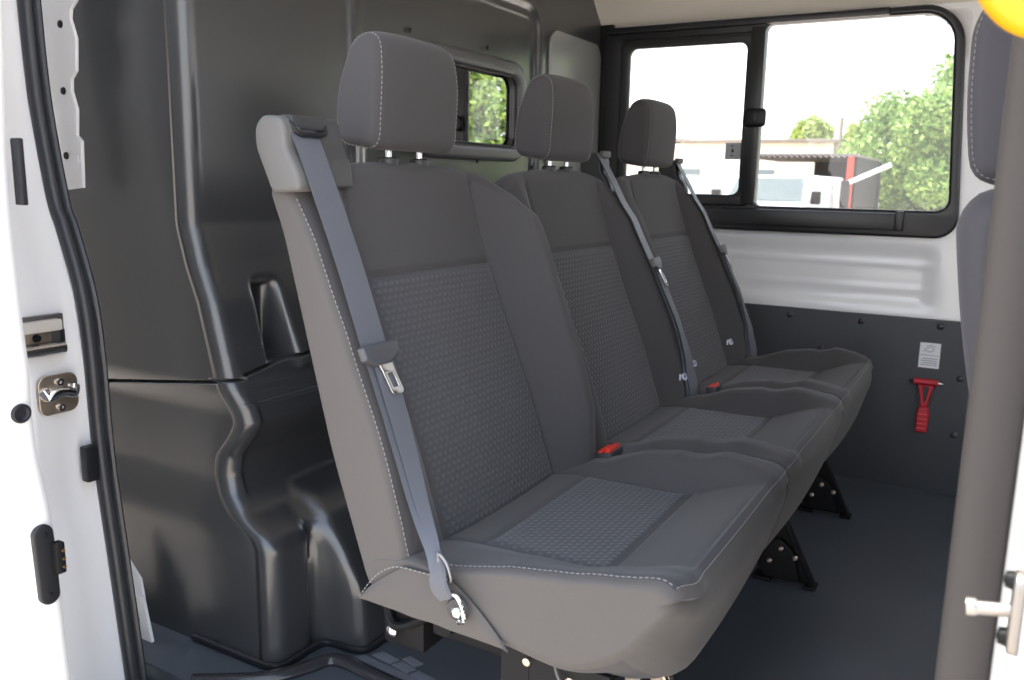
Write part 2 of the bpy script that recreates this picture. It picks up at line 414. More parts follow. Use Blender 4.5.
def cushion(parent, xc, hw=.228, near=False, far=False):
    loop = rounded_loop([(.60,.262,.03),(.60,.335,.03),(.515,.356,.03),(.42,.357,.03),(.335,.358,.03),(.280,.383,.06),(.232,.395,.030),(.221,.36,.05),(.256,.238,.05),(.34,.222,.05)], .02)
    def off(u, y, z, ny, nz):
        au = abs(u); o = 0
        if nz > .25:
            amt = ip(y, [(.20,.0),(.24,.010),(.29,.036),(.365,.045),(.42,.036),(.48,.014),(.56,.0)])
            if near and u < 0: amt = ip(y, [(.20,.004),(.24,.010),(.28,.012),(.31,.018),(.36,.019),(.41,.017),(.50,.006),(.56,.0)])
            o += amt*float(sstep(.60, .78, au))*(1-(.0 if near and u < 0 else .35)*float(sstep(.86, 1., au)))
            o -= .004*math.exp(-((au-.63)/.016)**2)*float(sstep(.31,.34,y))
            if au < .63: o -= .0045*math.exp(-((y-.335)/.004)**2) + .003*math.exp(-((y-.492)/.004)**2)
        if ny < -.2 and z < .40: o += .006*math.cos(u*PI/2)
        return o
    def shape(u, q):
        q = q.copy(); au = abs(u)
        # plan view: front corner of an end seat sweeps back
        if near and u < -.40:
            k = max(0, (-u-.55)/.45); f = float(1-sstep(.24, .36, q[1])); q[1] += .010*k**3*f
            k2 = (-u-.40)/.60; low = float(1-sstep(.22, .40, q[2])); q[2] += low*(.060+.036*float(1-sstep(.22,.36,q[1])))*k2**1.3
            w = float(sstep(.76, .95, -u))*float(sstep(.25,.385,q[2]))*float(1-sstep(.50,.55,q[1]))
            if tab: q[2] += w*(float(np.interp(q[1], TY, TZ))-float(np.interp(q[1], tab[0], tab[1])))
        if far and u > .55:
            k = (u-.55)/.45; f = float(1-sstep(.24, .36, q[1])); q[1] += .035*k**2.2*f
            low = float(1-sstep(.24, .34, q[2])); q[2] += low*.055*k**1.5
        return q
    TY = [.20,.215,.232,.278,.323,.371,.411,.477,.52]; TZ = [.409,.410,.411,.404,.396,.386,.380,.364,.358]; tab = None
    if near:
        L0 = Loft(xc, hw+.001, loop, edge=.022, off=off, shape=shape, endpow=2.3, edges=(.020,.007))
        pp = [L0.P(-.955, v) for v in np.linspace(0, 1, 400)]; gy = np.linspace(.244, .55, 50)
        gz = [max([p[2] for p in pp if abs(p[1]-y_) < .008]) for y_ in gy]; gz = np.convolve(np.r_[gz[0],gz[0],gz,gz[-1],gz[-1]], np.ones(5)/5, 'valid'); tab = (gy, gz)
    L = Loft(xc, hw+.001, loop, edge=.022, off=off, shape=shape, endpow=2.3, edges=(.020 if near else .007, .024 if far else .007))
    vs0, vs1 = L.v_at((.229,.388)), L.v_at((.27,.232))
    lo_, hi_ = min(vs0,vs1), max(vs0,vs1)
    vn0 = L.v_at((.52,.357))
    def mf(u, v):
        if abs(u) > 1.5: return 1 if near and u < 0 else 0
        if near and u < -.965: return 1
        return 1 if lo_ < v < hi_ else 0
    o = obj('seat_cushion', L.mesh(100, 260, mf, True), [M_FAB, M_FAB_LIT], parent)
    va, vb = L.v_at((.490,.3565)), L.v_at((.3365,.358))
    obj('fabric_insert', L.patch(-.615, .615, va, vb, 40, 44, .0022), M_INS, o)
    vf = L.v_at((.229,.388)); bm = bmesh.new()
    dashes(bm, [L.P(u, vf, .0009) for u in np.linspace(-.95 if near else -1, .93 if far else 1, 90)])
    obj('stitching', bm, M_THR, o)
    if near:
        vb0, vf0 = L.v_at((.50,.357)), vf; bm = bmesh.new()
        dashes(bm, [L.P(-.955, vb0+(vf0-vb0)*k/100, .0008) for k in range(101)])
        obj('stitching', bm, M_THR, o)
    return o, L

bench = thing('rear_bench_seat', 'dark grey three place cloth bench seat with headrests and belts against the bulkhead', 'seat', (1.404,.45,0))
bench_parts = []
XC = [.944, 1.404, 1.864]
def P_(o): root_at(bench, o); bench_parts.append(o); return o
Ls = []
for i, xc in enumerate(XC):
    b, LB = backrest(None, xc, near=(i == 0)); P_(b)
    c, LC = cushion(None, xc, near=(i == 0), far=(i == 2)); P_(c)
    h = headrest(None, xc+.003); P_(h)
    Ls.append((LB, LC))
LB0, LC0 = Ls[0]

# lower rear skirt on the near end, under the backrest
bm = bmesh.new(); rows = []
for k in range(31):
    f = k/30; y = .604-.200*f; zt = .300+.053*min(1, f/.32)**.8 - .062*max(0, (f-.62)/.38)**1.3; zb = .297-.005*f
    rows.append([bm.verts.new((.7115-.003*math.sin(j/8*PI)-.0012*math.sin(f*21+j*.8)*math.exp(-((f-.45)/.2)**2), y, zt+(zb-zt)*j/8)) for j in range(9)])
for a, b in zip(rows[:-1], rows[1:]):
    for j in range(8): bm.faces.new((a[j], a[j+1], b[j+1], b[j]))
sk = obj('end_skirt', bm, M_FAB_LIT, None, 50); P_(sk)
bm = bmesh.new()
dashes(bm, smooth_path([(.7095,.604,.301),(.709,.580,.332),(.709,.553,.350),(.709,.52,.353),(.709,.49,.353)], 8))
st = obj('stitching', bm, M_THR, sk)

# ---- belts
def front_y(L, x, z):
    u = max(-.99, min(.99, (x-L.xc)/L.hw)); best = 9
    ps = [L.P(u, v) for v in np.linspace(L.v_at((.530,.30)), L.v_at((.705,.798)), 60)]
    return float(np.interp(z, [p[2] for p in ps], [p[1] for p in ps]))
def belt(xc, near=False, L=None):
    """shoulder belt: from the guide on the backrest corner down over the bolster to the anchor"""
    g = empty('seat_belt'); 
    if near: g['label'] = 'near belt hanging over the outer bolster'
    y0 = -.012
    if near:
        pts = [(xc,.706,.834),(xc,.693,.812),(xc,.672,.765),(xc,.640,.690),(xc,.606,.60),(xc,.584,.54),(xc-.004,.560,.48),(xc-.016,.530,.42),(xc-.034,.500,.384),(xc-.041,.490,.362)]
        w = [.044]*5+[.040,.032,.022,.012,.008]
        sd = [(1,0,0)]*5+[(1,0,0),(1,-.1,0),(.95,-.25,.1),(.7,-.6,.2),(.4,-.9,.2)]
    else:
        pts = [(xc,.722,.836),(xc,.690,.784),(xc,.650,.712),(xc,.603,.62),(xc,.548,.49),(xc+.003,.510,.40),(xc+.008,.505,.352)]
        w = [.046]*5+[.040,.036]; sd = [(1,.15,0)]*5+[(1,-.2,0),(1,-.3,0)]
    P = smooth_path(pts, 8)
    if L is not None:
        for p in P:
            if p.z < .765: p.y = min(p.y, min(front_y(L, p.x+dx, p.z) for dx in (-.02, 0, .02))-.005)
    n = len(P); wi = [float(np.interp(k/(n-1), np.linspace(0,1,len(w)), w)) for k in range(n)]
    S = [Vector([float(np.interp(k/(n-1), np.linspace(0,1,len(sd)), [q[c] for q in sd])) for c in range(3)]) for k in range(n)]
    bm = bmesh.new(); ribbon(bm, P, S, wi, .0022); wb = obj('webbing', bm, M_BELT, g, 30)
    # second strand that comes back up behind the tongue
    q = min(range(n), key=lambda k: abs(P[k].z-(.585 if near else .615)))
    bm = bmesh.new(); ribbon(bm, [p+Vector((.004,-.0035,0)) for p in P[q:]], S[q:], [a*.85 for a in wi[q:]], .002); obj('webbing', bm, M_BELT, g, 30)
    # tongue
    p = P[q]; t = (P[q+1]-P[q-1]).normalized(); s = S[q].normalized(); nn = s.cross(t).normalized()
    if nn.y > 0: nn = -nn
    mt = Matrix((( s.x, t.x, nn.x, p.x+nn.x*.006),( s.y, t.y, nn.y, p.y+nn.y*.006),( s.z, t.z, nn.z, p.z+nn.z*.006),(0,0,0,1)))
    hd = plate('tongue_handle', [[(-.031,-.010),(-.026,-.012),(.026,-.012),(.031,-.008),(.030,.002),(.012,.013),(-.012,.013),(-.030,.004)]], .011, M_TONG if near else M_PLG, g, .003, fn=lambda a,b,c: mt @ Vector((a,b,c)))
    tip = plate('tongue', [[(-.012,.008),(.012,.008),(.0105,.020),(.0105,.046),(.007,.050),(-.007,.050),(-.0105,.046),(-.0105,.020)], rrect(-.005,.024,.005,.041,.001,2)], .0024, M_STEEL, g, .0006, fn=lambda a,b,c: mt @ Vector((a+b*.22,b,c+.001)))
    tip['label'] = 'bright metal tongue with a slot'
    P_(g)
    return g
belt(.739, near=True)
belt(1.600, L=Ls[1][0]); belt(2.062, L=Ls[2][0])

# ---- belt guide housing on the near top corner: pale grey shell with dark slotted front
sidep = [(.722,.760),(.680,.763),(.679,.775),(.686,.792),(.698,.808),(.700,.834),(.708,.845),(.734,.847),(.746,.834),(.746,.812)]
def yzx(x0): return lambda a, b, c: (x0+c, a, b)
gh = plate('belt_guide', [[(a,b) for a,b in rounded_loop([(y,z,.008) for y,z in sidep], .008, 3)]], .030, M_PLG, None, .006, fn=yzx(.722), bres=3)
P_(gh); gh['label'] = 'pale grey belt guide housing'
inner = [(.738,.770),(.690,.770),(.694,.800),(.708,.822),(.711,.846),(.722,.853),(.742,.850)]
g2 = plate('guide_panel', [[(a,b) for a,b in rounded_loop([(y-.004,z-.004,.006) for y,z in inner], .006, 3)]], .082, mat('mid grey plastic', (.06,.06,.062), .5), gh, .004, fn=yzx(.768))
bm = bmesh.new(); tube(bm, smooth_path([(.722,.706,.839),(.724,.700,.831),(.732,.698,.826),(.746,.697,.826),(.762,.698,.826),(.774,.700,.830),(.777,.705,.838)], 5), .0035, 8); obj('slot_rim', bm, M_BLK, gh)
bm = bmesh.new(); box(bm, (.722,.701,.831), (.776,.712,.846), .002); obj('slot_bezel', bm, M_PLD, gh)
for xc in (1.618, 2.068):
    gg = plate('belt_guide', [[(a,b) for a,b in rounded_loop([(y+.016,z-.008,.006) for y,z in sidep], .006, 3)]], .046, M_PLD, None, .005, fn=yzx(xc)); P_(gg)
    bm = bmesh.new(); box(bm, (xc-.018,.712,.828), (xc+.020,.722,.841), .003); obj('slot_bezel', bm, M_PLG, gg)

# ---- buckles between the seats
def buckle(x, y, z, big=1.):
    mt = Matrix.Translation((x,y,z)) @ Matrix.Rotation(math.radians(-8), 4, 'X') @ Matrix.Scale(big, 4)
    bm = bmesh.new(); box(bm, (-.020,-.012,-.05), (.020,.012,.012), .003, mtx=mt); o = obj('buckle', bm, M_PLD, None); P_(o)
    for k in (-1, 1):
        bm = bmesh.new(); box(bm, (-.0175,k*.0050-.0042,.010), (.0175,k*.0050+.0032,.0165-.003*(k>0)), .0015, mtx=mt); obj('release_button', bm, M_REDB, o)
    return o
buckle(1.165,.490,.361,1.2); buckle(1.640,.470,.372,.9)
# ---- child seat anchor markers (small round pale buttons with a tab), low on the backrests
def marker(x, y, z):
    bm = bmesh.new(); ax = Vector((-.35,-.85,.35)); lathe(bm, [(.002,0),(.0075,0),(.0075,.003),(.0045,.0035),(.004,.001),(.001,.001)], (x,y,z), ax, 18)
    o = obj('anchor_marker', bm, mat('pale marker plastic', (.55,.55,.68), .5), None); P_(o)
    bm = bmesh.new(); box(bm, (x-.012,y+.003,z-.006), (x-.007,y+.006,z+.006), .0008); obj('fabric_tag', bm, M_PAP, o)

# ---- near belt end fitting: folded webbing loop, steel ring and anchor bolt
f = empty('belt_anchor'); f['label'] = 'twisted belt end with steel anchor ring'
bm = bmesh.new(); ribbon(bm, smooth_path([(.706,.492,.385),(.697,.486,.370),(.694,.482,.352),(.697,.474,.338)], 6), [(.2,.85,-.45)]*19, [.010+.018*math.sin(k/18*PI*.8) for k in range(19)], .003); obj('webbing', bm, M_BELT, f, 30)
bm = bmesh.new(); tube(bm, smooth_path([(.699,.486,.386),(.697,.474,.379),(.697,.468,.362),(.699,.474,.358),(.699,.482,.368)], 6, True), .0016, 8, True); obj('steel_loop', bm, mat('dull grey steel', (.3,.3,.31), .35, .9), f)
bm = bmesh.new(); tube(bm, smooth_path([(.699,.474,.346),(.696,.460,.345),(.695,.452,.334),(.696,.451,.320),(.700,.460,.314)], 6), .0026, 8); obj('steel_ring', bm, M_CHR, f)
bm = bmesh.new(); lathe(bm, [(.003,0),(.008,0),(.007,.003),(.004,.005),(.002,.006)], (.7035,.464,.323), (-1,-.1,.1), 18); obj('bolt', bm, M_STEEL, f)
bm = bmesh.new(); lathe(bm, [(.003,0),(.014,0),(.012,.003),(.003,.003)], (.7045,.464,.326), (-1,0,0), 20); obj('washer_cup', bm, M_PLD, f)
P_(f)

# ---- bench frame and legs
bm = bmesh.new()
tube(bm, [(.80,.34,.225),(2.08,.34,.225)], .012, 12); tube(bm, [(.80,.55,.235),(2.08,.55,.235)], .014, 12)
for x in (.82,1.10,1.404,1.70,2.0): box(bm, (x-.012,.33,.215), (x+.012,.57,.235), .003)
fr = obj('seat_frame', bm, M_DMET); P_(fr)
def leg(x, m=M_DMET):
    g = empty('leg')
    loop = [(.262,.006),(.345,.004),(.36,.02),(.375,.09),(.385,.22),(.352,.22),(.255,.016)]
    plate('leg_plate', [rounded_loop([(a,b,.006) for a,b in loop], .006, 3), [(.332,.10),(.352,.10),(.362,.17),(.352,.17)]], .005, m, g, .001, fn=yzx(x))
    bm = bmesh.new(); box(bm, (-.011,-.004,0), (.011,.004,.24), .0025, mtx=Matrix.Translation((x,.250,.004)) @ Matrix.Rotation(math.radians(-27), 4, 'X')); 
    obj('strut', bm, m, g)
    bm = bmesh.new(); box(bm, (x-.016,.244,.0), (x+.016,.268,.007), .002); obj('foot', bm, m, g); bm = bmesh.new(); box(bm, (x-.018,.33,0), (x+.018,.365,.007), .002); obj('foot', bm, m, g)
    plate('gusset', [rounded_loop([(.275,.010,.008),(.350,.010,.012),(.350,.06,.02),(.322,.100,.02),(.29,.07,.01)], .01, 3)], .004, m, g, .0012, fn=yzx(x-.014))
    for (y, z) in ((.286,.062),(.334,.046),(.314,.076)):
        bm = bmesh.new(); lathe(bm, [(.002,0),(.0055,0),(.0050,.003),(.003,.005),(.001,.005)], (x-.018,y,z), (-1,0,0), 6+6); obj('bolt', bm, M_ZINC, g)
    P_(g); return g
leg(.985, M_ZINC); leg(1.651); leg(2.076)
# near end bracket hanging under the cushion, and the rear floor latch
g = empty('end_bracket'); g['label'] = 'dark bracket with bolts under the near end'
bm = bmesh.new(); box(bm, (.740,.395,.16), (.746,.43,.285), .001); box(bm, (.740,.30,.215), (.748,.395,.280), .002); obj('bracket_plate', bm, M_DMET, g)
for (y, z) in ((.397,.268),(.345,.262),(.385,.240)):
    bm = bmesh.new(); lathe(bm, [(.002,0),(.0050,0),(.0045,.003),(.001,.004)], (.740,y,z), (-1,0,0), 12); obj('bolt', bm, M_ZINC, g)
bm = bmesh.new(); tube(bm, smooth_path([(.738,.365,.285),(.732,.352,.262),(.738,.32,.242),(.75,.28,.248)], 6), .0016, 6); obj('cable', bm, M_PLG, g)
P_(g)
g = empty('rear_latch'); g['label'] = 'black floor latch at the rear corner'
bm = bmesh.new(); box(bm, (.81,.585,.18), (.87,.65,.262), .006); obj('latch_body', bm, M_DMET, g)
bm = bmesh.new(); tube(bm, smooth_path([(.806,.64,.235),(.800,.625,.215),(.802,.60,.222),(.806,.575,.240)], 6), .006, 8); obj('latch_lever', bm, M_DMET, g)
bm = bmesh.new(); lathe(bm, [(.002,0),(.008,0),(.008,.008),(.003,.011)], (.806,.628,.206), (-1,0,0), 12); obj('bolt', bm, M_STEEL, g)
P_(g)
def surf_marker(L, u, v_test, lift=.001):
    v = L.v_at(v_test); p = L.P(u, v, lift); marker(*p)
surf_marker(Ls[1][0], .80, (.560,.390)); surf_marker(Ls[2][0], -.40, (.560,.392)); surf_marker(Ls[2][0], .68, (.560,.40))

# ================================================================== FRONT SEAT (right edge of the photo)
fs = thing('passenger_seat', 'blue grey cloth front seat seen side on at the right edge of the doorway', 'seat', (1.12,-.15,0))
def F_(o): root_at(fs, o); return o
def front_seat():
    loop = rounded_loop([(.036,.782,.03),(.048,.86,.05),(.050,.940,.035),(.036,.970,.03),(-.03,.975,.03),(-.055,.90,.04),(-.050,.788,.03)], .02)
    L = Loft(1.10, .115, loop, edge=.03, endpow=2.1); h = F_(obj('headrest', L.mesh(20, 90), M_FABF))
    bm = bmesh.new(); dashes(bm, [L.P(-.93, j/140, .0006) for j in range(141)], r=.0007); obj('stitching', bm, M_THR, h)
    for sx in (-.05, .05):
        bm = bmesh.new(); tube(bm, [(1.10+sx,0,.74),(1.10+sx,0,.80)], .006, 10, up=(1,0,0)); obj('post', bm, M_STEEL, h)
    bm = bmesh.new(); box(bm, (1.02,-.03,.772), (1.18,.012,.786), .006); obj('post_bezel', bm, M_PLD, h)
    loop = rounded_loop([(.022,.782,.03),(.042,.752,.04),(.029,.66,.05),(.006,.55,.05),(-.045,.42,.05),(-.07,.28,.03),(-.20,.28,.04),(-.15,.45,.05),(-.10,.65,.05),(-.06,.772,.03)], .03)
    L = Loft(1.11, .235, loop, edge=.045, endpow=2.0); b = F_(obj('backrest', L.mesh(30, 120), M_FABF))
    loop = rounded_loop([(-.12,.25,.03),(-.12,.34,.04),(-.35,.36,.04),(-.57,.40,.05),(-.60,.33,.05),(-.55,.25,.03)], .03)
    L = Loft(1.11, .235, loop, edge=.045, endpow=2.0); F_(obj('seat_cushion', L.mesh(30, 120), M_FABF))
    bm = bmesh.new(); box(bm, (.92,-.56,.0), (1.30,-.14,.25), .02); F_(obj('seat_base', bm, M_DMET))
M_FABF = mat('blue grey cloth', (.070,.068,.080), .85, bump=.2, bscale=900, sheen=.1)
front_seat()

# ================================================================== BULKHEAD (wall behind the bench)
YC = [(0,.932),(.20,.932),(.215,.942),(.245,1.0),(.27,1.025),(.301,1.037),(.335,1.030),(.365,1.003),(.393,.985),(.42,.993),(.46,1.014),(.50,1.024),(.582,1.046),(.64,1.070),(.703,1.087),(1.5,1.087)]
def bulk_grid():
    xs = np.unique(np.round(np.r_[np.arange(.88, 1.24, .006), np.arange(1.24, 2.405, .0075)], 5)); zs = np.unique(np.round(np.r_[np.arange(-.06, 1.44, .006), np.arange(.395,.520,.0014)], 5))
    X, Z = np.meshgrid(xs, zs, indexing='ij')
    yc = np.interp(Z, [a for a,_ in YC], [b for _,b in YC])
    Y = yc.copy()
    # upper zone right of the corner: recess beside the block, then a leaning rib
    k = sstep(.985,.993,X)*(1-sstep(1.03,1.045,X))*sstep(.478,.484,Z)*(1-sstep(.600,.612,Z)); Y = Y*(1-k)+1.085*k
    rib = np.interp(Z, [.46,.487,.59,.64], [1.0,1.012,1.050,1.085]); k = sstep(1.036,1.046,X)*(1-sstep(.655,.67,Z))*sstep(.455,.47,Z); Y = Y*(1-k)+np.minimum(Y,rib)*k
    # lower second box (behind the bench) with sloping top edge
    bx = np.interp(Z, [-.1,.02,.10,.125,.169,.225,.25,.27], [.846,.846,.852,.860,.885,.930,.975,1.045]); wb_ = np.interp(Z, [0,.15,.30,.42], [.008,.008,.012,.012]); xb = np.interp(Z, [0,.15,.20,.30,.33], [.995,.995,1.005,1.032,1.045]); k = np.clip((X-xb+wb_)/(2*wb_),0,1); k = k*k*(3-2*k)*(1-sstep(.42,.455,Z)); Y = Y*(1-k)+np.minimum(Y,bx)*k
    k = np.exp(-((X-.985)/.010)**2)*(1-sstep(.18,.26,Z)); Y += .020*k
    # leaning blade rib
    zr = np.interp(Y, [.862,.958], [.135,.294])
    # swaged beads on the upper bulkhead
    def bead(d, w=.006): return np.exp(-(d/w)**2)
    up = sstep(.70,.73,Z)
    def rr_dist(x0, x1, z1, r):   # distance to an open-bottomed rounded rectangle outline
        cx, cz = (x0+x1)/2, z1-1.0; hx, hz = (x1-x0)/2, 1.0
        qx, qz = np.abs(X-cx)-hx+r, np.abs(Z-cz)-hz+r
        return np.hypot(np.maximum(qx,0), np.maximum(qz,0))+np.minimum(np.maximum(qx,qz),0)-r
    d1 = rr_dist(1.280, 2.015, 1.215, .07); Y -= up*.009*bead(d1, .007); Y += up*.006*(1-sstep(-.02,-.008,d1)); Y -= up*.006*bead(d1+.026,.006)
    d2 = rr_dist(2.075, 2.36, 1.165, .05); Y += up*.012*(1-sstep(-.012,.0,d2)); Y -= up*.003*bead(d2-.004,.005)
    return xs, zs, Y
xs, zs, BY = bulk_grid()
# gentle blur for the moulded look
Xg, Zg = np.meshgrid(xs, zs, indexing='ij')
for _ in range(2):
    B = np.pad(BY, 1, mode='edge'); BY = (B[1:-1,1:-1]*4+B[:-2,1:-1]+B[2:,1:-1]+B[1:-1,:-2]+B[1:-1,2:])/8
BY += .014*np.exp(-((Zg-np.interp(Xg, [.89,1.0,1.3], [.463,.478,.500]))/.0022)**4)*(Xg < 1.35)
WIN = (1.50, 1.885, .853, 1.035)     # clear opening of the bulkhead window x0,x1,z0,z1
bm = bmesh.new(); VG = []
r = .030; ycz = BY[2,:].copy()
lowx = lambda z: .885+.016*float(sstep(.20,.30,z))-.010*float(sstep(.40,.46,z))+.003
pre = []
for t in list(np.linspace(1.50, 1.13, 70)): pre.append(('s', t))
for a in np.linspace(0, 90, 11): pre.append(('a', a))
for p in pre:
    row = []
    for j, z in enumerate(zs):
        yc = ycz[j]; x0 = lowx(z)
        if p[0] == 's':
            y = yc + r + (p[1]-1.13)/.37*(1.5-yc-r); x = x0
            x += .012*math.exp(-((z-(.463-.13*(y-1.02)))/.0022)**4)
        else:
            a = math.radians(p[1]); x = x0+r-r*math.cos(a); y = yc+r-r*math.sin(a)
        row.append(bm.verts.new((x, y, z)))
    VG.append(row)
for i, x in enumerate(xs):
    if x < .892+r+.004: continue
    VG.append([bm.verts.new((x, BY[i,j], z)) for j, z in enumerate(zs)])
for a, b in zip(VG[:-1], VG[1:]):
    for j in range(len(zs)-1):
        cx, cz = (a[j].co.x+b[j].co.x)/2, (zs[j]+zs[j+1])/2
        if WIN[0]-.004 < cx < WIN[1]+.004 and WIN[2]-.004 < cz < WIN[3]+.004: continue
        bm.faces.new((a[j], a[j+1], b[j+1], b[j]))
wb = struct(obj('wall_back', bm, M_BULK, None, 75))
def xz(y0): return lambda a, b, c: (a, y0+c, b)
w2 = struct(plate('window_2', [rrect(WIN[0]-.035,WIN[2]-.028,WIN[1]+.035,WIN[3]+.028,.060,10), rrect(WIN[0]+.006,WIN[2]+.006,WIN[1]-.006,WIN[3]-.006,.032,10)], .030, mat('satin grey frame', (.10,.10,.105), .35), None, .010, fn=xz(1.082), bres=4))
g_ = plate('window_pane', [rrect(WIN[0],WIN[2],WIN[1],WIN[3],.03,8)], .004, M_GLASSD, w2, 0, fn=xz(1.090))
bm = bmesh.new(); tube(bm, [( *(a,),) for a in []] or [(p[0],1.076,p[1]) for p in rrect(WIN[0]+.008,WIN[2]+.008,WIN[1]-.008,WIN[3]-.008,.032,10)], .0035, 8, True, up=(0,1,0)); obj('rubber_gasket', bm, M_BLK, w2)
bm = bmesh.new()
for k in range(9):
    x = WIN[0]+.03+k*.042; tube(bm, [(x,1.112,WIN[2]-.02),(x,1.112,WIN[3]+.02)], .0016, 6, up=(1,0,0))
obj('guard_bars', bm, mat('grey guard wire', (.35,.36,.36), .4), w2)
bm_p = struct(plate('trim_10', [rrect(2.062,.60,2.384,1.172,[.01,.045,.045,.01],8)], .008, mat('light grey panel', (.32,.33,.32), .3, coat=.5), None, .003, fn=xz(1.0835), bres=3))  # lighter grey plate laid over the right end of the bulkhead
# rivets on the bulkhead
for (x, z) in ((1.46,1.075),(1.76,1.082),(1.72,.822),(1.99,.815)):
    bm = bmesh.new(); lathe(bm, [(.002,0),(.005,0),(.0045,.003),(.001,.004)], (x,1.088,z), (0,-1,0), 10); tag(obj('bulkhead_rivet', bm, M_BLK), 'small dark rivet on the bulkhead around its window', 'rivet', 'rivets around the bulkhead window')
# corner lug seen above the parting line
# base cuffs where trim meets the floor
bm = bmesh.new()
cuff = smooth_path([(.886,1.12,.006),(.886,1.0,.006),(.888,.945,.006),(.905,.928,.006),(.96,.926,.006),(.992,.915,.006),(.998,.866,.006),(1.012,.846,.006),(1.06,.842,.006),(1.2,.842,.006)], 6)
tube(bm, cuff, .007, 8, rx=.006)
struct(obj('baseboard_back', bm, M_BLK))

# cargo box behind the bulkhead (seen dimly through its window)
bm = bmesh.new(); box(bm, (.90,2.9,-.02), (2.46,2.94,1.45)); box(bm, (.86,1.52,-.02),(.90,2.94,1.45)); struct(obj('trim_3', bm, M_VENTW))

# ================================================================== FLOOR, CEILING, FAR SIDE WALL
bm = bmesh.new(); box(bm, (.80,-1.6,-.06), (2.46,2.94,0), .004); struct(obj('floor', bm, M_FLR))
bm = bmesh.new()
tube(bm, [(1.02,.155,.0005),(1.33,.10,.0005),(1.40,.02,.0005)], .003, 8, rx=.006)
struct(obj('trim_8', bm, M_FLR))
# raised mat edge under the front seat and its ribs
bm = bmesh.new(); box(bm, (.84,-1.4,-.002), (2.37,.008,.010), .003); tm = struct(obj('trim_4', bm, M_FLR))
bm = bmesh.new()
for k in range(7): box(bm, (1.74+k*.035,-.062,.009), (1.752+k*.035,-.022,.013), .001)
obj('tread_ribs', bm, M_BLK, tm)
# step lip and anti slip pads in the near rear corner
M_LIP = mat('glossy black step lip', (.03,.03,.034), .2)
bm = bmesh.new(); lip = smooth_path([(.80,1.02,.004),(.86,.93,.006),(.918,.893,.006),(.953,.878,.006),(.962,.845,.006),(.958,.80,.006),(.952,.72,.006),(.946,.60,.006)], 6)
tube(bm, lip, .010, 10, rx=.013); struct(obj('trim_5', bm, M_LIP))
sp = thing('anti_slip_pads', 'grey anti-slip strips on the floor step below the near end of the bench', 'step pads', (1.0,.77,0)); 
for a in ([(.985,.853),(1.000,.842),(.985,.700),(.968,.705)], [(1.006,.832),(1.024,.822),(1.018,.785),(1.000,.792)], [(.999,.786),(1.017,.779),(1.010,.744),(.993,.750)], [(.992,.744),(1.009,.738),(1.003,.700),(.986,.706)], [(1.022,.782),(1.036,.776),(1.030,.745),(1.014,.752)]):
    root_at(sp, plate('pad', [a], .003, M_TREAD, None, .0005, fn=lambda p,q,c: (p,q,.0015+c)))

# ceiling with a rolled cove along the window side
bm = bmesh.new(); prof = [(2.400,1.224),(2.385,1.236),(2.362,1.258),(2.335,1.288),(2.29,1.315),(2.22,1.335),(2.1,1.348),(1.6,1.36),(1.0,1.36),(.80,1.345),(.74,1.31)]
ys = np.linspace(-1.4, 1.46, 24); rows = [[bm.verts.new((x, y, z-.012*max(0,(.4-y))*(1 if x > 2.2 else .5))) for x, z in prof] for y in ys]
for a, b in zip(rows[:-1], rows[1:]):
    for j in range(len(prof)-1): bm.faces.new((a[j], b[j], b[j+1], a[j+1]))
struct(obj('ceiling', bm, M_CEIL, None, 60))
bm = bmesh.new(); box(bm, (.62,-1.5,1.40), (2.5,3.0,1.43), .01); struct(obj('trim_6', bm, M_WHITE))

# far wall sheet with the window opening; lower half embossed
bm = bmesh.new()
def wallx(y, z):
    x = 2.402
    if z < .655:
        f = float(sstep(.46,.50,z)*(1-sstep(.60,.64,z))); e = float(sstep(.125,.175,y)*(1-sstep(.95,1.0,y)))
        x += .010*f*e
        x -= .004*math.exp(-((z-.585)/.005)**2)*e + .003*math.exp(-((z-.520)/.005)**2)*e
    return x
ys = np.arange(-.9, 1.5, .0125); zz = np.arange(.40, 1.33, .0077)
G = [[bm.verts.new((wallx(y, z), y, z)) for z in zz] for y in ys]
for i in range(len(ys)-1):
    for j in range(len(zz)-1):
        cy, cz = (ys[i]+ys[i+1])/2, (zz[j]+zz[j+1])/2
        yb_ = .115+.034*(cz-.70)/.5
        if cy < yb_+.075 and cz > 1.125 and math.hypot(yb_+.075-cy, cz-1.125) > .072: pass
        elif yb_ < cy < 1.03 and .70 < cz < 1.20: continue
        bm.faces.new((G[i][j], G[i+1][j], G[i+1][j+1], G[i][j+1]))
struct(obj('wall_side', bm, M_WHITE, None, 60))
# black pillar trim between window and bulkhead, and outside skin below
bm = bmesh.new(); box(bm, (2.385,1.045,.60), (2.40,1.10,1.23), .004); struct(obj('trim_7', bm, M_WIN))
bm = bmesh.new(); box(bm, (2.43,-1.5,-.45), (2.46,3.0,.66), .01); box(bm, (2.43,-1.5,1.22), (2.46,3.0,1.42), .01); box(bm, (2.43,1.06,.66), (2.46,3.0,1.22), .01); box(bm, (2.43,-1.5,.66), (2.46,.105,1.22), .01); struct(obj('wall_outer', bm, M_WHITE))
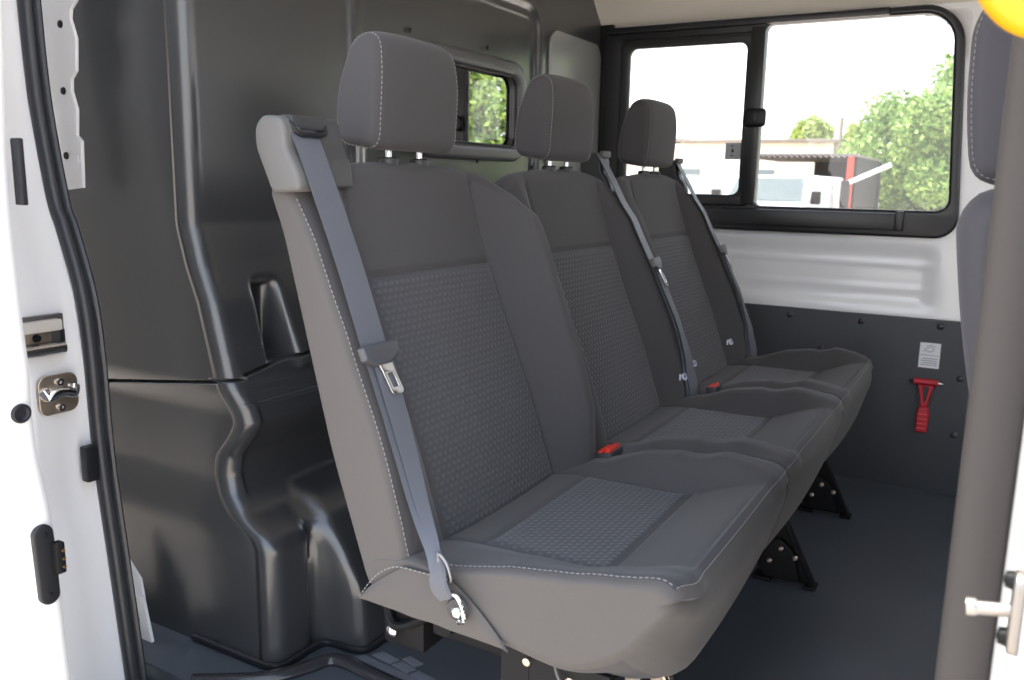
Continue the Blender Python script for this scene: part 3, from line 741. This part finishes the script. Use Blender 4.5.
# dark lower panel
def yz(x0): return lambda a, b, c: (x0+c, a, b)
pl = struct(plate('wall_lower', [[(-.9,-.01),(1.09,-.01),(1.09,.452),(-.9,.452)]], .014, M_PANEL, None, .003, fn=yz(2.386)))
grp = 'fasteners of the dark lower side panel'
for (y, z) in ((.485,.432),(.300,.432),(.113,.436),(.396,.348),(.056,.308),(.055,.161),(.62,.34)):
    bm = bmesh.new(); lathe(bm, [(.002,-.004),(.0085,-.004),(.0085,.002),(.0055,.005),(.001,.006)], (2.379,y,z), (-1,0,0), 14)
    tag(obj('panel_fastener', bm, M_PLD), 'small round dark fastener pressed into the dark lower side panel', 'fastener', grp)

# ---- side window
A = rrect(.100,.656,1.066,1.216,[.03,.03,.090,.055],10)
holes = [rrect(.622,.745,.994,1.160,.018,6), rrect(.124,.724,.602,1.196,[.016,.016,.068,.030],10)]
def yzl(x0):
    def g(a, b, c):
        return (x0+c, a + (.034*(b-.70)/.5 if a < .35 else 0)*min(1,(.35-a)/.15), b)
    return g
wn = struct(plate('window_1', [A]+holes, .040, M_WIN, None, .007, fn=yzl(2.388), bres=3))
# sliding sash around the left pane
sash = plate('sliding_sash', [rrect(.612,.722,1.008,1.180,.022,6), rrect(.645,.752,.980,1.153,.022,6)], .020, M_WIN, wn, .005, fn=yz(2.366), bres=3)
bm = bmesh.new(); box(bm, (2.352,.598,.728), (2.362,.636,1.190), .004); obj('sash_stile', bm, M_WIN, wn)
bm = bmesh.new(); box(bm, (2.336,.580,.932), (2.354,.636,.980), .012, 3); box(bm, (2.332,.600,.944), (2.345,.616,.970), .003); obj('latch', bm, M_BLK, wn)
bm = bmesh.new(); box(bm, (2.352,.230,.672), (2.368,1.02,.716), .005); box(bm, (2.346,.222,.672), (2.366,.242,.722), .003); obj('lower_rail', bm, M_WIN, wn)
bm = bmesh.new(); box(bm, (2.352,.30,1.196), (2.368,1.05,1.214), .004); obj('upper_rail', bm, M_WIN, wn)
plate('window_pane', [rrect(.62,.735,1.0,1.168,.02,4)], .004, M_GLASS, wn, 0, fn=yz(2.374))
plate('window_pane', [rrect(.12,.715,.62,1.205,[.03,.05,.02,.02],6)], .004, M_GLASS, wn, 0, fn=yz(2.396))
# frosted sticker on the sliding pane with lock arrows
ws = thing('window_sticker', 'small grey sticker with lock symbols on the sliding window pane', 'sticker', (2.370,.655,.87))
root_at(ws, plate('sheet', [rrect(.646,.848,.690,.892,.001,2)], .0006, mat('grey sticker', (.42,.43,.46), .6), None, 0, fn=yz(2.3705)))
bm = bmesh.new()
for zc in (.884,.858): box(bm, (2.3697,.666,zc-.001), (2.3701,.674,zc+.001)); box(bm, (2.3697,.6725,zc-.003), (2.3701,.6745,zc+.003))
box(bm, (2.3697,.667,.866), (2.3701,.673,.873)); box(bm, (2.3697,.668,.873), (2.3701,.672,.877))
root_at(ws, obj('print', bm, M_BLK))

# ---- escape hammer and its instruction card on the dark panel
HX = .0062
eh = thing('escape_hammer', 'red emergency hammer hanging on the dark side panel below the card', 'hammer', (2.37,.132,.23))
def E_(o):
    for v in o.data.vertices: v.co.x += HX
    return root_at(eh, o)
E_(plate('handle', [rounded_loop([(.118,.158,.006),(.146,.158,.006),(.1465,.21,.004),(.142,.226,.004),(.120,.226,.004),(.1165,.21,.004)], .005, 3)], .016, M_RED, None, .004, fn=yz(2.366), bres=3))
E_(plate('neck', [[(.124,.224),(.138,.224),(.142,.25),(.150,.284),(.112,.284),(.120,.25)], [(.129,.238),(.133,.238),(.138,.278),(.124,.278)]], .010, M_RED, None, .002, fn=yz(2.368)))
bm = bmesh.new(); tube(bm, [(2.364,.103,.291),(2.364,.160,.291)], .0085, 12, rx=.0085); E_(obj('head', bm, M_RED))
for s_, y in ((1,.160),(-1,.103)):
    bm = bmesh.new(); tube(bm, [(2.364,y,.291),(2.364,y+s_*.012,.291)], [.006,.0015], 10); E_(obj('steel_tip', bm, M_STEEL))
bm = bmesh.new()
for k in range(4): box(bm, (2.3568,.121,.168+k*.0125), (2.3588,.143,.172+k*.0125), .0008)
E_(obj('grip_ridges', bm, mat('lighter red', (.75,.08,.09), .4)))
bm = bmesh.new(); tube(bm, smooth_path([(2.372,.146,.232),(2.366,.148,.25),(2.366,.152,.283)], 5), .0012, 6); E_(obj('wire_clip', bm, M_STEEL)); bm = bmesh.new(); tube(bm, smooth_path([(2.372,.118,.232),(2.366,.114,.25),(2.366,.110,.283)], 5), .0012, 6); E_(obj('wire_clip', bm, M_STEEL))
cd = thing('instruction_card', 'small white printed instruction card on the dark panel above the red hammer', 'sticker', (2.378,.13,.36))
root_at(cd, plate('card', [rrect(.107,.327,.155,.392,.001,2)], .0012, M_PAP, None, 0, fn=yz(2.3785)))
bm = bmesh.new()
for k in range(4): box(bm, (2.3776,.112,.334+k*.0055), (2.3779,.150-.004*(k%2),.3358+k*.0055))
box(bm, (2.3776,.110,.3595), (2.3779,.152,.3606))
tube(bm, smooth_path([(2.3778,.146,.369),(2.3778,.135,.381),(2.3778,.122,.378),(2.3778,.128,.369),(2.3778,.142,.372)], 4), .0007, 4)
tube(bm, [(2.3778,.140,.384),(2.3778,.130,.387),(2.3778,.118,.383)], .0006, 4)
root_at(cd, obj('print', bm, M_INK))

# ================================================================== DOOR OPENING, LEFT (rear) SIDE
SE = [(1.10,1.240),(1.019,1.240),(.881,1.233),(.739,1.208),(.700,1.192),(.604,1.160),(.506,1.149),(.361,1.144),(.183,1.124),(-.001,1.104),(-.20,1.09)]
path = smooth_path([(.758, y, z) for z, y in SE], 8)
ds = thing('door_seal', 'black rubber seal running down the rear edge of the side door opening', 'seal', (.758,1.104,0))
bm = bmesh.new(); tube(bm, path, .013, 12, up=(1,0,0), rx=.011); root_at(ds, obj('seal_bulb', bm, M_SEAL))
bm = bmesh.new(); tube(bm, [p+Vector((.006,-.014,0)) for p in path], .005, 8, up=(1,0,0), rx=.008); root_at(ds, obj('seal_lip', bm, M_SEAL))
# white jamb: swept section from the seal outwards
bm = bmesh.new(); rows = []
zsj = np.linspace(1.40, -.55, 90)
for z in zsj:
    y = float(np.interp(z, [a for a,_ in SE[::-1]], [b for _,b in SE[::-1]])) + .010
    w = .010*math.exp(-((z-.33)/.05)**2)
    rows.append([bm.verts.new(p) for p in ((.790,y+.07,z),(.776,y+.03,z),(.768,y+.008,z),(.758,y-.002,z),(.744,y-.004,z),(.736,y-.001,z),(.700,y-.006+w,z),(.668,y-.010,z),(.655,y-.004,z),(.645,y+.012,z),(.640,y+.035,z),(.622,y+.045,z),(.600,y+.045,z),(.592,y+.055,z),(.590,y+.9,z))])
for a, b in zip(rows[:-1], rows[1:]):
    for j in range(len(a)-1): bm.faces.new((a[j], b[j], b[j+1], a[j+1]))
jm = struct(obj('trim_1', bm, M_WHITE, None, 50))
def yj(z): return float(np.interp(z, [a for a,_ in SE[::-1]], [b for _,b in SE[::-1]]))
# roller pocket
lp = thing('roller_bracket', 'silver hinge roller bracket set in the white door jamb above the striker plate', 'bracket', (.68,1.15,.55))
y_ = yj(.555)
bm = bmesh.new(); box(bm, (.640,y_-.006,.524), (.718,y_+.004,.582), .002); root_at(lp, obj('back_plate', bm, mat('dull steel', (.25,.24,.24), .4, .8)))
bm = bmesh.new(); box(bm, (.640,y_-.018,.560), (.709,y_-.002,.576), .003); root_at(lp, obj('upper_rail', bm, mat('pale steel', (.8,.76,.70), .35, .3)))
bm = bmesh.new(); tube(bm, [(.640,y_-.014,.535),(.710,y_-.014,.535)], .009, 12); root_at(lp, obj('lower_roller', bm, M_STEEL))
bm = bmesh.new(); box(bm, (.655,y_-.010,.545), (.696,y_-.004,.559), .001); root_at(lp, obj('cover', bm, M_ZINC))
bm = bmesh.new(); lathe(bm, [(.001,0),(.006,0),(.005,.004),(.001,.004)], (.674,y_-.010,.552), (0,-1,0), 14); root_at(lp, obj('screw', bm, M_DMET))
bm = bmesh.new(); box(bm, (.711,y_-.012,.535), (.715,y_-.004,.560), .001); root_at(lp, obj('end_stop', bm, M_BLK))
# striker plate
y_ = yj(.468)
sk_ = thing('striker_plate', 'squarish zinc striker plate with two screws on the white door jamb', 'latch plate', (.70,y_,.468))
root_at(sk_, plate('plate', [rrect(.668,.440,.727,.497,.014,6)], .005, M_ZINC, None, .0015, fn=xz(y_-.0045)))
bm = bmesh.new(); tube(bm, smooth_path([(.676,y_-.006,.476),(.680,y_-.011,.468),(.691,y_-.012,.472),(.704,y_-.012,.472),(.716,y_-.011,.468),(.721,y_-.006,.476)], 6), .0080, 12); root_at(sk_, obj('striker_bar', bm, M_CHR))
for z in (.486,.449):
    bm = bmesh.new(); lathe(bm, [(.001,0),(.0055,0),(.005,.004),(.002,.004),(.001,.002)], (.699,y_-.007,z), (0,-1,0), 14); root_at(sk_, obj('screw', bm, M_STEEL))
# small black stop on the jamb and slot in its upper part
bm = bmesh.new(); box(bm, (.722,yj(.36)-.018,.330), (.742,yj(.36)-.002,.384), .003); tag(obj('jamb_stop', bm, M_BLK), 'small black rubber stop on the white door jamb below the striker plate', 'stop')
# white perforated strip beyond the seal
st_pts = [(1.263,1.045),(1.263,1.037),(1.278,1.025),(1.281,1.012),(1.270,.982),(1.276,.934),(1.289,.922),(1.291,.904),(1.281,.877),(1.286,.837),(1.275,.828),(1.280,.755),(1.321,.751),(1.345,.80),(1.375,1.0),(1.375,1.10),(1.263,1.10)]
us = plate('pillar_flange', [st_pts, rrect(1.282,.793,1.286,.806,.0015,3)], .006, M_WHITE, None, .0015, fn=yz(.852)); 
us2 = tag(us, 'scalloped white sheet metal flange behind the upper door seal', 'flange')
for (y, z) in ((1.305,1.005),(1.310,.905),(1.315,.805)):
    bm = bmesh.new(); lathe(bm, [(.001,0),(.006,0),(.0055,.002),(.001,.0025)], (.849,y,z), (-1,0,0), 14); obj('plug', bm, M_DMET, us)
# small white post foot low behind the seal
wf = thing('corner_bracket', 'small white bracket low behind the door seal at the floor corner', 'bracket', (.86,1.2,0))
root_at(wf, plate('upper_plate', [[(1.26,.165),(1.222,.125),(1.202,.105),(1.196,.07),(1.26,.06)]], .005, M_WHITE, None, .0012, fn=yz(.852)))
root_at(wf, plate('lower_plate', [[(1.26,.075),(1.190,.078),(1.172,-.004),(1.178,-.012),(1.26,-.02)]], .006, M_WHITE, None, .0012, fn=yz(.846)))
for (y, z) in ((1.222,.095),(1.205,.035)):
    bm = bmesh.new(); lathe(bm, [(.001,0),(.005,0),(.004,.004),(.001,.004)], (.842,y,z), (-1,0,0), 10); root_at(wf, obj('plug', bm, M_BLK))

# open sliding door: its leading edge
dl = [(.20,.4955,.5275),(.217,.495,.527),(.30,.488,.524),(.36,.486,.524),(.40,.487,.521),(.427,.484,.518),(.478,.476,.511),(.53,.470,.509),(.572,.468,.511),(.629,.466,.508),(.723,.466,.506),(.812,.468,.508),(.945,.470,.517),(1.3,.48,.535)]
dl = [(-.45,.50,.53)]+dl
sd = struct(empty('door_1')); bm = bmesh.new(); rows = []
for z in np.linspace(1.28, -.42, 100):
    xo = float(np.interp(z, [d[0] for d in dl], [d[1] for d in dl])); xi = float(np.interp(z, [d[0] for d in dl], [d[2] for d in dl]))
    rows.append([bm.verts.new(p) for p in ((xi+.004,1.9,z),(xi+.006,.93,z),(xi+.004,.893,z),(xi-.002,.882,z),(xi-.010,.879,z),((xo+xi)/2,.878,z),(xo+.008,.879,z),(xo+.002,.882,z),(xo-.002,.892,z),(xo-.004,.93,z),(xo-.004,1.9,z))])
for a, b in zip(rows[:-1], rows[1:]):
    for j in range(len(a)): bm.faces.new((a[j], b[j], b[(j+1)%len(a)], a[(j+1)%len(a)]))
bm.faces.new(rows[0]); bm.faces.new(rows[-1][::-1])
obj('door_shell', bm, M_WHITE, sd, 50)
bm = bmesh.new(); lathe(bm, [(.001,.0),(.0105,0),(.0105,.004),(.008,.005),(.006,.0025),(.001,.0025)], (.4935,.880,.528), (0,-1,0), 24); obj('rubber_bumper', bm, M_BLK, sd)
bm = bmesh.new(); box(bm, (.5095,.868,.745), (.5155,.882,.812), .0015); obj('guide_slot_cover', bm, M_BLK, sd)
cp = plate('contact_plate', [rrect(.4935,.306,.5165,.400,.0112,8)], .008, M_BLK, sd, .002, fn=lambda a,b,c: (a+(b-.35)*-.03,.877+c,b))
bm = bmesh.new(); box(bm, (.510,.862,.342), (.520,.874,.378), .002); obj('contact_block', bm, M_DMET, cp)
for k in range(3):
    bm = bmesh.new(); lathe(bm, [(.0005,0),(.002,0),(.0018,.002),(.0005,.002)], (.5165,.861,.350+k*.0095), (0,-1,0), 8); obj('contact_pin', bm, mat('brass', (.7,.4,.15), .3, 1), cp)
for z in (.388,.318):
    bm = bmesh.new(); lathe(bm, [(.0005,0),(.003,0),(.002,.001),(.0005,.001)], (.505,.872,z), (0,-1,0), 10); obj('screw', bm, M_DMET, cp)

# ================================================================== FRONT PILLAR (right edge)
bm = bmesh.new(); rows = []
for z in np.linspace(1.4, -.5, 60):
    rows.append([bm.verts.new(p) for p in ((.70,-.24,z),(.66,-.10,z),(.64,-.045,z),(.615,-.024,z),(.592,-.024,z),(.575,-.026,z),(.556,-.029,z),(.540,-.042,z),(.535,-.08,z),(.528,-.35,z))])
for a, b in zip(rows[:-1], rows[1:]):
    for j in range(len(a)-1): bm.faces.new((a[j], b[j], b[j+1], a[j+1]))
struct(obj('trim_2', bm, M_WHITE, None, 50))
fsl = thing('front_edge_seal', 'broad grey rubber edging down the front side of the door opening at right', 'seal', (.62,-.01,-.3))
bm = bmesh.new(); tube(bm, [(.622,-.0095,1.38),(.622,-.0095,.9),(.622,-.0095,.5),(.622,-.0095,0),(.622,-.0095,-.4)], .0115, 16, up=(1,0,0), rx=.018); root_at(fsl, obj('seal_bulb', bm, M_TRIMG))
bm = bmesh.new(); tube(bm, [(.650,-.0075,1.38),(.650,-.0075,.5),(.650,-.0075,-.4)], .009, 10, up=(1,0,0), rx=.008); root_at(fsl, obj('seal_lip', bm, M_TRIMG))
ps = thing('door_striker', 'steel striker pin projecting from the white front pillar', 'striker', (.50,-.03,.53))
def S_(o): return root_at(ps, o)
bm = bmesh.new(); tube(bm, [(.520,-.028,.549),(.520,-.010,.546),(.520,-.0085,.546),(.520,-.0045,.5455)], [.0038,.0038,.0050,.0050], 14); S_(obj('pin', bm, mat('brushed steel', (.42,.39,.36), .4, .8)))
S_(plate('base_plate', [rounded_loop([(.506,.528,.005),(.520,.524,.006),(.530,.534,.008),(.531,.566,.008),(.521,.575,.006),(.509,.570,.005)], .006, 4)], .006, mat('worn steel', (.3,.28,.26), .4, .9), None, .002, fn=lambda a,b,c: (a,-.0285+c,b)))
for z in (.567,.533):
    bm = bmesh.new(); lathe(bm, [(.001,0),(.0055,0),(.0045,.004),(.001,.005)], (.519,-.0255,z), (0,1,0), 14); S_(obj('bolt', bm, M_DMET))
bm = bmesh.new(); box(bm, (.49,-.10,.44), (.536,-.0315,.62), .006); S_(obj('mount_block', bm, M_WHITE))
# yellow grab handle near the roof on the pillar
yh = thing('grab_handle', 'yellow grab handle at the top right corner on the front pillar', 'handle', (.53,0,.88))
hp = smooth_path([(.53,-.045,1.06),(.53,-.020,1.055),(.53,.010,1.02),(.53,.020,.97),(.53,.020,.92),(.53,.017,.893),(.53,.007,.876),(.53,-.006,.869),(.53,-.026,.870),(.53,-.045,.872)], 6)
bm = bmesh.new(); tube(bm, hp, .0142, 16, up=(1,0,0)); root_at(yh, obj('grip', bm, M_YEL))
for z in (1.06,.874):
    bm = bmesh.new(); box(bm, (.515,-.056,z-.018), (.56,-.038,z+.018), .006); root_at(yh, obj('end_mount', bm, M_YEL))

# cab around the front seat: door below its window, far wall, dashboard
d2_ = struct(empty('door_2'))
bm = bmesh.new(); box(bm, (.575,-1.60,-.30), (.635,-.26,.66), .02); box(bm, (.575,-1.62,.66), (.635,-1.54,1.36), .01); obj('door_shell', bm, M_WHITE, d2_)
bm = bmesh.new(); box(bm, (.625,-1.55,-.02), (.665,-.28,.64), .015); box(bm, (.665,-1.2,.40), (.70,-.5,.46), .012); obj('inner_trim', bm, M_PLD, d2_)
plate('window_pane', [[(-1.54,.66),(-.26,.66),(-.26,1.34),(-1.54,1.34)]], .004, M_GLASS, d2_, 0, fn=lambda a,b,c: (.605+c,a,b))
bm = bmesh.new(); box(bm, (2.385,-1.60,-.02), (2.43,-.89,.66), .01); box(bm, (2.39,-1.62,.66), (2.43,-1.50,1.34), .01); struct(obj('wall_front', bm, M_PLD))
bm = bmesh.new(); box(bm, (.66,-1.75,.0), (2.40,-1.42,.62), .05, 3); box(bm, (.66,-1.75,.60), (2.40,-1.50,.72), .03, 3); struct(obj('trim_9', bm, M_PLD))

# lower body sill and front door below the camera's right side
bm = bmesh.new(); box(bm, (.60,-1.6,-.20), (.80,1.2,-.03), .015); struct(obj('baseboard_side', bm, M_BLK))

# ================================================================== OUTSIDE
GZ = -.60
bm = bmesh.new(); box(bm, (-60,-60,GZ-.2), (90,60,GZ)); struct(obj('ground', bm, M_GROUND))
# cream building
hs = thing('low_building', 'long low cream building with a shallow roof seen through the side window', 'building', (30,8,GZ))
def H_(o): return root_at(hs, o)
bm = bmesh.new(); box(bm, (30,5.15,GZ), (38,16,2.20)); H_(obj('wall', bm, M_RENDER))
bm = bmesh.new(); box(bm, (29.8,4.9,2.20), (38.2,10.3,2.32), .02); box(bm, (29.8,10.2,2.25), (38.2,16.2,2.37), .02); H_(obj('roof', bm, M_ROOF))
for y in (7.0,9.6): bm = bmesh.new(); box(bm, (29.96,y,.4), (30.02,y+.9,1.3)); H_(obj('window', bm, M_CARG))
bm = bmesh.new(); tube(bm, [(29.9,4.95,1.4),(29.9,4.95,3.0)], .07, 8, up=(1,0,0)); H_(obj('vent_pipe', bm, M_ROOF))
# shed
sh = thing('open_shed', 'open shed with a corrugated roof and a red post beside the tree', 'shed', (24,4,GZ))
bm = bmesh.new(); N = 60
for k in range(N): 
    y = 3.25+2.75*k/N; box(bm, (22.0,y,1.50+.03*math.sin(k*2.1)), (26.5,y+2.75/N,1.54+.03*math.sin(k*2.1)))
root_at(sh, obj('roof', bm, M_CORR))
bm = bmesh.new(); box(bm, (26.3,3.2,GZ), (26.5,5.0,1.50)); box(bm, (22.3,3.26,GZ), (26.4,3.34,1.50)); root_at(sh, obj('wall', bm, M_WOODD))
bm = bmesh.new(); box(bm, (22.05,3.30,GZ), (22.20,3.44,1.52), .01); rp = root_at(sh, obj('post', bm, M_POST)); rp['label'] = 'red post'
bp_ = thing('barrier', 'white slanting barrier arm in front of the tree beside the red shed post', 'barrier', (20.6,3.2,GZ))
bm = bmesh.new(); tube(bm, [(20.6,3.22,.84),(20.6,2.30,1.28)], .05, 8); root_at(bp_, obj('arm', bm, M_CARW))
bm = bmesh.new(); box(bm, (20.5,3.12,GZ), (20.7,3.30,.92), .02); root_at(bp_, obj('pedestal', bm, M_WOODD))
# white vans seen through the window
def van(x, yc, w, h, lab, wsh=True):
    v = thing('parked_van', lab, 'van', (x,yc,GZ))
    prof = [(0,.35,.05),(0,.95,.1),(.9,1.05,.1),(1.55,h,.2),(5.0,h,.15),(5.0,.35,.05)]
    L = Loft(0, w/2, [( -a, b) for a, b in rounded_loop(prof, .1)], edge=.10)
    bm = L.mesh(10, 80)
    for q in bm.verts: q.co = Vector((x-q.co.y, yc+q.co.x, GZ+q.co.z))
    body = root_at(v, obj('body', bm, M_CARW, None, 50))
    a = Vector((.90,0,1.08)); b = Vector((1.50,0,h-.06)); bm = bmesh.new()
    vs = [bm.verts.new((x+p.x-.03, yc+s*w/2*k, GZ+p.z)) for p, k in ((a,.86),(b,.76)) for s in (-1,1)]
    bm.faces.new((vs[0],vs[1],vs[3],vs[2])); bmesh.ops.solidify(bm, geom=bm.faces[:], thickness=.04)
    root_at(v, obj('windscreen', bm, M_CARG))
    for s in (-1, 1):
        bm = bmesh.new(); box(bm, (x+.95,yc+s*(w/2+.12)-.09,GZ+1.02), (x+1.1,yc+s*(w/2+.12)+.09,GZ+1.28), .03); root_at(v, obj('mirror', bm, M_WOODD))
        for dx in (.8, 4.0):
            bm = bmesh.new(); lathe(bm, [(.05,-.12),(.33,-.12),(.33,.12),(.05,.12)], (x+dx,yc+s*(w/2-.12),GZ+.33), (0,1,0), 20); root_at(v, obj('wheel', bm, M_BLK))
van(17, 4.37, 1.8, 1.60, 'white van facing the camera in front of the shed')
van(17.5, 7.3, 1.8, 1.58, 'white van behind the sliding window pane, left of the other van')
# trees
def tree(x, y, zc, rad, lab, n, leaf, m=M_LEAF, hz=1.15, group=None, cat='tree'):
    t = thing('leafy_tree', lab, cat, (x,y,GZ), group)
    bm = bmesh.new(); tube(bm, [(x,y,GZ),(x+.05,y,zc*.3),(x,y+.1,zc)], [.16,.12,.05], 8, up=(1,0,0))
    for k in range(6):
        a = rng.rand()*6.28; tube(bm, [(x,y,GZ+.6+.25*k),(x+math.cos(a)*rad*.3,y+math.sin(a)*rad*.3,zc),(x+math.cos(a)*rad*.6,y+math.sin(a)*rad*.6,zc+rad*.5)], [.07,.05,.02], 6, up=(1,0,0))
    root_at(t, obj('trunk', bm, M_BARK))
    # foliage: clumps on a lumpy crown, each leaf a small bent quad
    nc = 70; cl = rng.randn(nc,3); cl /= np.linalg.norm(cl,axis=1)[:,None]; cl *= (rng.rand(nc)**.35*.82)[:,None]
    V, Fc = [], []
    for i in range(n):
        c = cl[rng.randint(nc)]; d = rng.randn(3); d /= np.linalg.norm(d); p = c + d*.24*rng.rand()**.4
        q = np.array([x,y,zc]) + p*np.array([rad,rad,rad*hz])
        if q[2] < GZ+.1: continue
        a = rng.randn(3); a /= np.linalg.norm(a); b = np.cross(a, rng.randn(3)); b /= np.linalg.norm(b); s = leaf*(.6+.8*rng.rand()); k = len(V)
        nn = np.cross(a,b)*s*.2
        V += [q-a*s, q+b*s*.45+nn, q+a*s, q-b*s*.45+nn]; Fc += [(k,k+1,k+2,k+3)]
    me = bpy.data.meshes.new('foliage'); me.from_pydata([tuple(v) for v in V], [], Fc); o = link('foliage', me, m, None, smooth=False); root_at(t, o)
tree(30, .80, 1.8, 4.0, 'bushy green tree standing right of the shed, filling the right of the side window', 80000, .09, hz=.80)
tree(17, -7.6, 1.6, 3.2, 'green tree seen reflected in the bulkhead window, nearest of the row', 30000, .09)
tree(16, -15.2, 1.6, 3.2, 'green tree seen reflected in the bulkhead window, farthest of the row', 12000, .12)
tree(44, 8.6, 2.9, 1.15, 'yellow green treetop showing above the low building roof', 5000, .12, m=M_LEAF2)
tree(43, 6.3, 2.6, 1.05, 'small treetop above the end of the low building', 5000, .12, m=M_LEAF2)

# ================================================================== LIGHT
w = bpy.data.worlds.new('world'); scene.world = w; w.use_nodes = True; nt = w.node_tree
bg = nt.nodes['Background']; tc = nt.nodes.new('ShaderNodeTexCoord'); sp_ = nt.nodes.new('ShaderNodeSeparateXYZ'); rp_ = nt.nodes.new('ShaderNodeValToRGB')
nt.links.new(tc.outputs['Generated'], sp_.inputs[0]); nt.links.new(sp_.outputs['Z'], rp_.inputs[0]); nt.links.new(rp_.outputs[0], bg.inputs['Color'])
rp_.color_ramp.elements[0].position = 0; rp_.color_ramp.elements[0].color = (1,1,1,1)
rp_.color_ramp.elements[1].position = .7; rp_.color_ramp.elements[1].color = (.62,.76,1,1)
bg.inputs['Strength'].default_value = 2.1
sun = bpy.data.lights.new('sun', 'SUN'); sun.energy = 7.0; sun.angle = math.radians(3); sun.color = (1,.95,.86)
so = bpy.data.objects.new('sun', sun); COL.objects.link(so)
so.rotation_euler = Vector((-.04,.30,1)).to_track_quat('Z','Y').to_euler()
vs_ = scene.view_settings; vs_.view_transform = 'Standard'; vs_.look = 'None'; vs_.exposure = .62; vs_.gamma = 1; vs_.use_curve_mapping = False
scene.cycles.max_bounces = 8; scene.cycles.transparent_max_bounces = 12
try: scene.cycles.use_denoising = True
except Exception: pass
